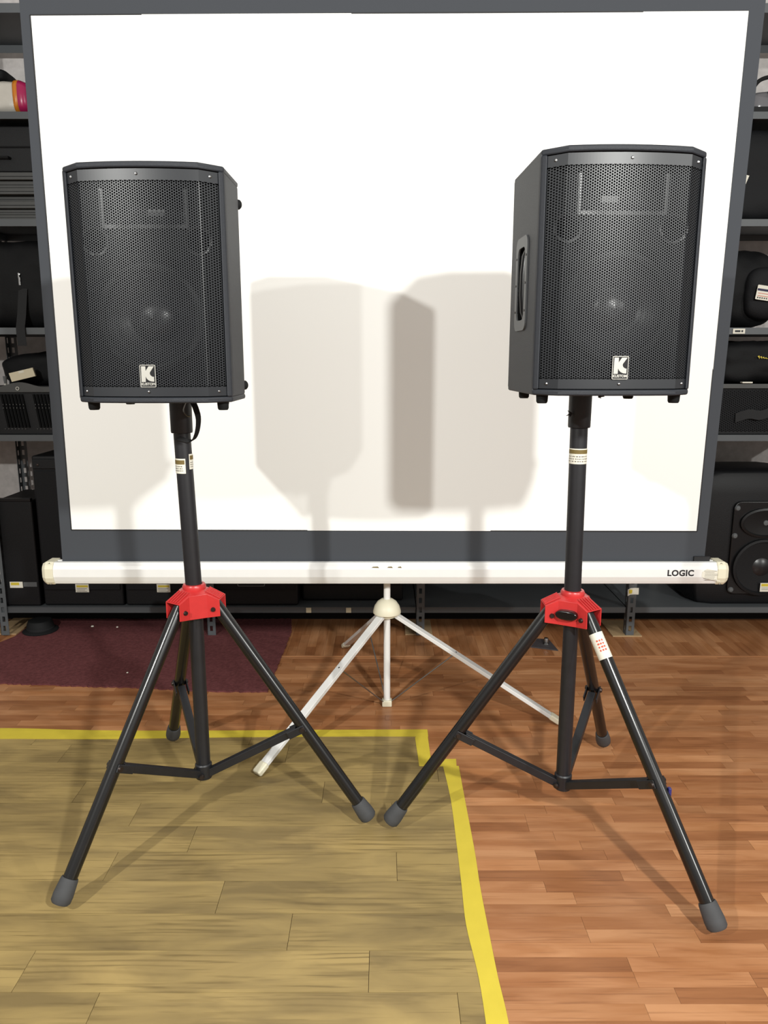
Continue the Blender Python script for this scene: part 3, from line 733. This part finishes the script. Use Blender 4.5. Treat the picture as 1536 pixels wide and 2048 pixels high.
tag(setp(blob('fabric_bag', M_bag, (.12, .2, .055), amp=.006, seed=9), (-1.79, 3.86, SH['4'] + .153)), 'small black bag lying on top of the striped plastic pack', 'bag')
# black case and the stack of flat panels
t = thing('equipment_case', (-1.76, 3.93, 2.242), 'plain black hard case on the stack of grey panels, upper left', 'case')
MB().box(-.19, .19, -.2, .2, 0, .20).build('case_body', M_case, t, bevel=.008); MB().box(-.195, .195, -.205, .205, .105, .112).build('lid_seam', M_black, t, bevel=.002); MB().tube([(-.04, -.2, .06), (-.04, -.222, .06), (.04, -.222, .06), (.04, -.2, .06)], .006, 8).build('handle', M_rubber, t)
zs = [(SH['3'], .022), (2.0535, .025), (2.0795, .033), (2.1135, .026), (2.1405, .030), (2.1715, .031), (2.2035, .034)]
nm = ['lowest', 'second from the bottom', 'third from the bottom', 'middle', 'third from the top', 'second from the top', 'topmost']
for i, (z, h) in enumerate(zs):
    y = 3.70 + (.015 if i % 2 else 0) + (.02 if i == 3 else 0)
    t = thing('flat_panel', (-1.80, y, z), f'flat charcoal panel, {nm[i]} of the stack on the left shelf', 'panel', 'flat panels stacked on the left shelf')
    MB().box(-.11, .27 - .006 * (i % 3), 0, .40, 0, h - .001).build('panel_body', M_panel, t, bevel=.003); MB().box(-.105, .255, -.001, .0, h * .38, h * .45).build('groove', M_black, t, smooth=False)
# black bag with zip, strap over the shelf edge
t = thing('gig_bag', (-1.76, 3.90, SH['2']), 'large black padded bag with silver zip pull on the left shelf', 'bag')
blob('bag_body', M_bag, (.46, .36, .40), t, power=5, amp=.018, freq=7, seed=2)
z_ = MB(); z_.lathe([(.0004, .004), (.006, .003), (.006, -.003), (.0004, -.004)], Matrix.Translation((.038, -.186, .245)) @ Matrix.Rotation(R(90), 4, 'X'), n=10); z_.box(.035, .044, -.192, -.188, .195, .232); z_.box(.033, .040, -.190, -.184, .228, .252)
plabel(z_.build('zip_pull', M_chrome, t, bevel=.001), 'silver zip pull')
MB().ribbon([(.05, -.185, .18), (.042, -.205, .06), (.040, -.226, .0), (.042, -.232, -.03), (.046, -.235, -.085)], (.042, 0, 0), .002).build('strap', M_strap, t)
# vented amplifier with a bag and a card box on top
def amp(loc, w, h, d, label, kind):
    t = thing('amplifier', loc, label, 'amplifier')
    body = MB().box(-w / 2, w / 2, .006, d, 0, h).build('body', M_case, t, bevel=.004)
    if kind == 'slots':
        top = MB(); n = 24; vs = []
        for i in range(n + 1):
            x = -w / 2 + w * i / n; zz = h - .012 + .022 * max(0, math.cos((x + .06) / (w * .28) * math.pi / 2)) ** 2 * (abs(x + .06) < w * .28)
            vs += [(x, -.006, h - .03), (x, -.006, zz + .008), (x, .006, zz + .008), (x, .006, h - .03)]
        top.add(vs, [(i * 4 + j, i * 4 + (j + 1) % 4, i * 4 + 4 + (j + 1) % 4, i * 4 + 4 + j) for i in range(n) for j in range(4)] + [(0, 1, 2, 3), (4 * n + 3, 4 * n + 2, 4 * n + 1, 4 * n)])
        top.build('top_trim', M_panel, t, bevel=.001)
        MB().lathe([(.009, 0), (.009, .004), (.006, .004), (.006, 0)], Matrix.Translation((-.07, -.006, h - .012)) @ Matrix.Rotation(R(90), 4, 'X'), n=14, closed=True).build('emblem_ring', M_silver, t)
        fin = MB(); dots = MB()
        for bx0 in (-.115, .042):
            for k in range(7):
                x = bx0 - .045 + k * .0165
                fin.add([(x + a + s_, y_, z_) for z_, s_ in ((.035, .022), (h - .04, 0)) for a in (0, .009) for y_ in (-.004, .006)], [(0, 1, 3, 2), (4, 6, 7, 5), (0, 4, 5, 1), (2, 3, 7, 6), (0, 2, 6, 4), (1, 5, 7, 3)])
                for zz in (.028, h * .55, h * .62): dots.lathe([(.0003, .002), (.0016, .0014), (.0018, 0)], Matrix.Translation((x + .01, -.003, zz)) @ Matrix.Rotation(R(90), 4, 'X'), n=7)
        fin.build('vent_fins', M_baffle, t, smooth=False)['kind'] = 'stuff'
        dots.build('vent_screws', M_chrome, t)['kind'] = 'stuff'
    else:
        MB().box(-w / 2, w / 2, -.010, .006, h - .022, h).build('top_trim', M_panel, t, bevel=.002)
        m = MB(); p = .011; Ro = p / math.sqrt(3); ri = .0034
        x = -w / 2 + .02; i = 0
        while x < w / 2 - .02:
            z = .02 + (p / 2 if i % 2 else 0)
            while z < h - .03:
                o_ = [(x + Ro * math.cos(R(60 * q)), -.001, z + Ro * math.sin(R(60 * q))) for q in range(6)]; n_ = [(x + ri * math.cos(R(60 * q)), -.001, z + ri * math.sin(R(60 * q))) for q in range(6)]; b_ = [(a, .003, c) for a, b, c in n_]
                m.add(o_ + n_ + b_, [(q, (q + 1) % 6, 6 + (q + 1) % 6, 6 + q) for q in range(6)] + [(6 + q, 6 + (q + 1) % 6, 12 + (q + 1) % 6, 12 + q) for q in range(6)]); z += p
            x += p * .866; i += 1
        m.build('mesh_grille', M_bag2, t, smooth=False)
    return t
amp((-1.70, 3.70, SH['1']), .41, .235, .38, 'black vented amplifier with arched top trim on the left shelf', 'slots')
tag(setp(blob('soft_bag', M_bag, (.38, .26, .16), amp=.014, seed=5, sag=.03), (-1.71, 3.91, SH['1'] + .236)), 'slumped black bag on top of the vented amplifier', 'bag')
t = thing('card_box', (-1.742, 3.712, SH['1'] + .268), 'small cream card box tilted on the vented amplifier', 'box', None, R(18)); t.rotation_euler = (R(0), R(-14), R(18))
MB().box(-.055, .055, -.022, .022, 0, .042).build('carton', M_card, t, bevel=.001); MB().box(-.012, .012, -.0228, -.022, .030, .040).build('label_patch', M_paper, t, smooth=False)
t = thing('clip_tool', (-1.835, 3.712, SH['1'] + .236), 'small grey metal clip left of the cream card box', 'clip'); MB().tube([(0, 0, .008), (0, 0, .045)], [.006, .010], 10).build('clip_body', M_hgrey, t); MB().lathe([(.0004, 0), (.007, .002), (.007, .01), (.0004, .012)], n=10).build('clip_tip', M_silver, t)
# loudspeaker cabinets on the bottom shelf
def stage_cab(x0, x1, h, label, badge, sticker, y=3.70, d=.36):
    w = x1 - x0; t = thing('stage_cabinet', ((x0 + x1) / 2, y, SH['b']), label, 'loudspeaker', 'dark cabinets on the bottom shelf')
    MB().box(-w / 2, w / 2, .008, d, 0, h).build('cabinet', M_case, t, bevel=.012, seg=3)
    MB().box(-w / 2 + .012, w / 2 - .012, 0, .010, .085, h - .075).build('grille', M_bag2, t, bevel=.004)
    MB().box(-w / 2 + .01, w / 2 - .01, -.002, .010, h - .065, h - .018).build('top_plate', M_case, t, bevel=.003)
    for x in (-w / 2 + .035, w / 2 - .035): MB().lathe([(.0004, .004), (.006, .003), (.007, 0)], Matrix.Translation((x, -.002, h - .045)) @ Matrix.Rotation(R(90), 4, 'X'), n=10).build('bolt', M_bolt, t)
    if sticker is not None:
        s = MB(); s.box(sticker - .034, sticker + .034, -.003, .002, .075, .118); s.m = 1; s.box(sticker - .028, sticker + .030, -.0036, -.002, .101, .112); s.m = 2
        for k, zz in enumerate((.094, .087, .080)): s.box(sticker - .028, sticker + .024 - .01 * (k == 1), -.0036, -.002, zz - .001, zz + .001)
        s.m = 0
        plabel(s.build('sticker', [M_paper, M_yellow, M_ink], t, smooth=False), 'white sticker with a yellow band')
    if badge == 'ring':
        MB().lathe([(.026, 0), (.026, .003), (.023, .003), (.023, 0)], Matrix.Translation((0, .008, .135)) @ Matrix.Rotation(R(90), 4, 'X'), n=26, closed=True).build('badge', M_hgrey, t)
    if badge == 'plate':
        b = MB(); vs, fs = curve_mesh([rrect(-.07, .07, -.022, .022, .006), rrect(-.066, .066, -.019, .019, .005)], .001); b.add([Matrix.Translation((-.02, -.001, .128)) @ FRONT @ v for v in vs], fs)
        b.tube(spl([(-.078, -.001, .120), (-.066, -.001, .140), (-.055, -.001, .122), (-.044, -.001, .134), (-.032, -.001, .122), (-.022, -.001, .134), (-.010, -.001, .123), (0, -.001, .134), (.012, -.001, .124), (.030, -.001, .132)], 3), .0016, 5)
        b.build('badge', M_hgrey, t, smooth=False)
    return t
stage_cab(-1.745, -1.335, .775, 'tall black cabinet on the bottom shelf with a sticker low on its front', 'ring', 0.0)
stage_cab(-1.325, -.925, .50, 'black cabinet with a sticker, second along the bottom shelf', 'ring', 0.0)
stage_cab(-.875, -.44, .46, 'black cabinet with a cursive nameplate behind the left stand', 'plate', None)
stage_cab(-.43, .10, .42, 'wide dark cabinet behind the white tripod dome', None, None, y=3.78)
t = thing('small_case', (-1.85, 3.70, SH['b']), 'small black case at the left end of the bottom shelf with tag and nameplate', 'case')
MB().box(-.10, .09, 0, .34, 0, .55).build('case_body', M_case, t, bevel=.01); MB().box(-.08, .088, -.006, .02, .545, .562).build('rim', M_horn, t, bevel=.003)
s = MB(); s.box(-.058, .008, -.0012, .001, .098, .130); s.m = 1; s.box(-.052, -.01, -.0018, 0, .112, .126); plabel(s.build('sticker', [M_paper, M_yellow], t, smooth=False), 'pale sticker with a yellow band')
MB().box(.012, .080, -.0016, .001, .104, .128).build('nameplate', M_hgrey, t, smooth=False)
t = thing('domed_base', (-1.795, 3.745, .0065), 'black round domed base on the maroon carpet under the rack', 'base')
MB().lathe([(.0004, 0), (.086, 0), (.088, .004), (.078, .010), (.068, .012), (.064, .040), (.056, .058), (.030, .062), (.0004, .060)], n=36).build('dome', M_rubber, t)
MB().lathe([(.067, .012), (.0675, .022), (.066, .022), (.066, .012)], n=36, closed=True).build('band', M_strap, t)

# ------------------------------------------------------------------ things on the rack, right bay
t = thing('cable_bag', (1.80, 3.84, SH['4']), 'clear bag of cable ends and a cream plug on the top right shelf', 'bag')
blob('bag_body', M_clear, (.26, .22, .11), t, amp=.012, seed=6)
MB().tube(spl([(-.13, -.09, .10), (-.10, -.10, .145), (-.04, -.11, .158), (.03, -.11, .14), (.10, -.10, .09)], 5), .009, 10).build('cable', M_rubber, t)
MB().box(-.045, .075, -.165, -.115, .070, .118, Matrix.Rotation(R(15), 4, 'Y')).build('plug', M_cream, t, bevel=.006); MB().box(-.085, -.040, -.160, -.125, .068, .100, Matrix.Rotation(R(15), 4, 'Y')).build('connector', M_silver, t, bevel=.003)
MB().box(-.13, .13, -.112, -.10, .0, .035).build('tape_band', M_strap, t, bevel=.004)
t = thing('gig_bag', (1.85, 3.90, SH['3']), 'tall black padded bag with folded white paper, upper right shelf', 'bag')
blob('bag_body', M_bag2, (.52, .36, .405), t, power=7, amp=.012, seed=8)
plabel(MB().prism([(-.200, .115), (-.205, .20), (-.172, .192)], 0, .002, Matrix.Translation((0, -.192, 0)) @ FRONT).build('paper_flap', M_paper, t, smooth=False), 'folded white paper')
t = thing('gig_bag', (1.80, 3.90, SH['2']), 'bulging black gig bags with a white price label on the right shelf', 'bag')
blob('bag_body', M_bag, (.34, .36, .37), t, power=3.2, amp=.02, seed=11, loc=(-.06, 0, 0)); blob('front_pocket', M_bag2, (.22, .10, .24), t, power=3, amp=.012, seed=12, loc=(.02, -.17, .04))
s = MB(); Ms = Matrix.Translation((-.015, -.232, .155)) @ Matrix.Rotation(R(8), 4, 'Y') @ FRONT
s.prism(rrect(-.042, .045, -.032, .034, .004), 0, .001, Ms); s.m = 1; s.prism([(-.040, .008), (.045, .008), (.045, .018), (-.040, .018)], .001, .0014, Ms); s.m = 2
for k in range(2): s.prism([(-.034, -.004 - k * .012), (.038, -.004 - k * .012), (.038, -.0015 - k * .012), (-.034, -.0015 - k * .012)], .001, .0014, Ms)
s.m = 3
for k in range(7): s.prism([(-.034 + k * .0105, -.026), (-.028 + k * .0105, -.026), (-.028 + k * .0105, -.020), (-.034 + k * .0105, -.020)], .001, .0014, Ms)
plabel(s.build('price_label', [M_paper, M_dink, M_rink, M_print], t, smooth=False), 'white price label with a navy band')
amp((1.86, 3.70, SH['1']), .48, .245, .38, 'black amplifier with mesh front on the right shelf', 'mesh')
t = thing('folded_bag', (1.85, 3.88, SH['1'] + .246), 'folded black bag with a small gold mark on the mesh amplifier', 'bag')
blob('bag_body', M_bag, (.46, .34, .20), t, power=5, amp=.018, freq=9, seed=14)
gm = MB(); 
for k in range(5): gm.prism([(-.058 + k * .011, .13 - .003 * k), (-.050 + k * .011, .133 - .003 * k), (-.047 + k * .012, .117)], 0, .001, Matrix.Translation((0, -.183, .0)) @ FRONT)
plabel(gm.build('gold_mark', M_yellow, t, smooth=False), 'small gold embroidered mark')
plabel(MB().box(-.125, -.075, -.196, -.170, .002, .009).build('white_tab', M_paper, t, bevel=.002), 'white tab under the bag')
MB().ribbon(spl([(-.14, -.188, -.165), (-.08, -.196, -.145), (-.02, -.20, -.150), (.05, -.20, -.12), (.14, -.196, -.10)], 4), (0, .004, .045), .003).build('strap', M_strap, t)
# big moulded loudspeaker
t = thing('moulded_loudspeaker', (1.86, 3.76, SH['b']), 'big black moulded loudspeaker with oval horn at the right end of the bottom shelf', 'loudspeaker')
body = MB(); n = 14; prof = []
ring = [(-.245, .32), (-.285, .22), (-.285, .06), (-.255, -.01), (-.18, -.035), (.24, -.035), (.315, -.01), (.345, .06), (.345, .22), (.305, .32)]
zz = [(.0, .90), (.02, .97), (.10, 1.0), (.40, 1.0), (.58, .985), (.655, .93), (.690, .78), (.702, .45)]
vs = [(x * s_ - (1 - s_) * 0, .14 + (y - .14) * (s_ * .5 + .5), z) for z, s_ in zz for x, y in ring]; k = len(ring)
body.add(vs, [tuple(range(k - 1, -1, -1)), tuple(range(len(vs) - k, len(vs)))] + [(r_ * k + i, r_ * k + (i + 1) % k, (r_ + 1) * k + (i + 1) % k, (r_ + 1) * k + i) for r_ in range(len(zz) - 1) for i in range(k)])
body.build('shell', M_case, t, ang=50, bevel=.012, seg=3)
fp = MB(); fp.prism(rrect(-.105, .225, .06, .545, .04), 0, .018, Matrix.Translation((0, -.033, 0)) @ FRONT); fpo = fp.build('front_panel', M_horn, t, bevel=.006)
El = lambda rx, rz, z0, y: [(.06 + rx * math.cos(2 * math.pi * i / 36), y, z0 + rz * math.sin(2 * math.pi * i / 36)) for i in range(36)]
def rings(rs, nm, m_, par):
    mm = MB(); mm.add([p for r_ in rs for p in r_], [(q * 36 + i, q * 36 + (i + 1) % 36, q * 36 + 36 + (i + 1) % 36, q * 36 + 36 + i) for q in range(len(rs) - 1) for i in range(36)] + [tuple(range(len(rs) * 36 - 36, len(rs) * 36))]); return mm.build(nm, m_, par)
h_ = rings([El(.132, .078, .435, -.051), El(.130, .076, .435, -.062), El(.118, .066, .435, -.064), El(.112, .062, .435, -.056), El(.04, .03, .435, -.0525), El(.02, .02, .435, -.052)], 'horn', M_horn, t)
MB().lathe([(.0004, .004), (.012, .003), (.014, 0)], Matrix.Translation((.06, -.053, .435)) @ Matrix.Rotation(R(90), 4, 'X'), n=16).build('horn_plug', M_hgrey, h_)
w_ = rings([El(.152, .148, .205, -.051), El(.150, .146, .205, -.066), El(.138, .134, .205, -.068), El(.132, .128, .205, -.058), El(.05, .05, .205, -.0525)], 'woofer', M_case, t)
MB().lathe([(.0004, .012), (.03, .010), (.048, 0)], Matrix.Translation((.06, -.052, .205)) @ Matrix.Rotation(R(90), 4, 'X'), n=24).build('dust_cap', M_cone, w_)
for x, z in ((-.148, .510), (-.150, .368), (.148, .51), (.15, .368), (-.145, .085), (.145, .085)):
    MB().lathe([(.0004, .008), (.010, .007), (.015, 0)], Matrix.Translation((x + .06, -.050, z)) @ Matrix.Rotation(R(90), 4, 'X'), n=16).build('cap_bolt', M_hgrey, fpo)
s = MB(); dx_ = .05; dz_ = -.012
s.box(.005 + dx_, .075 + dx_, -.0695, -.068, .092 + dz_, .138 + dz_); s.m = 1; s.box(.010 + dx_, .070 + dx_, -.0700, -.069, .120 + dz_, .134 + dz_); s.m = 2; s.box(.012 + dx_, .064 + dx_, -.07, -.069, .111 + dz_, .113 + dz_); s.box(.012 + dx_, .058 + dx_, -.07, -.069, .103 + dz_, .105 + dz_)
plabel(s.build('sticker', [M_paper, M_yellow, M_ink], t, smooth=False), 'white sticker with a yellow band')
# scrap of dark tile with a metal fitting on the floor
t = thing('floor_plate', (.79, 3.56, .0005), 'dark triangular floor plate with a metal fitting in front of the rack', 'plate')
MB().prism([(-.105, -.025), (.06, -.085), (.045, .062), (-.04, .078)], 0, .005).build('plate', M_slate, t, bevel=.001)
MB().lathe([(.0004, .030), (.010, .030), (.012, .022), (.012, .004), (.016, .0)], Matrix.Translation((.018, 0, .005)), n=14).build('fitting', M_chrome, t)
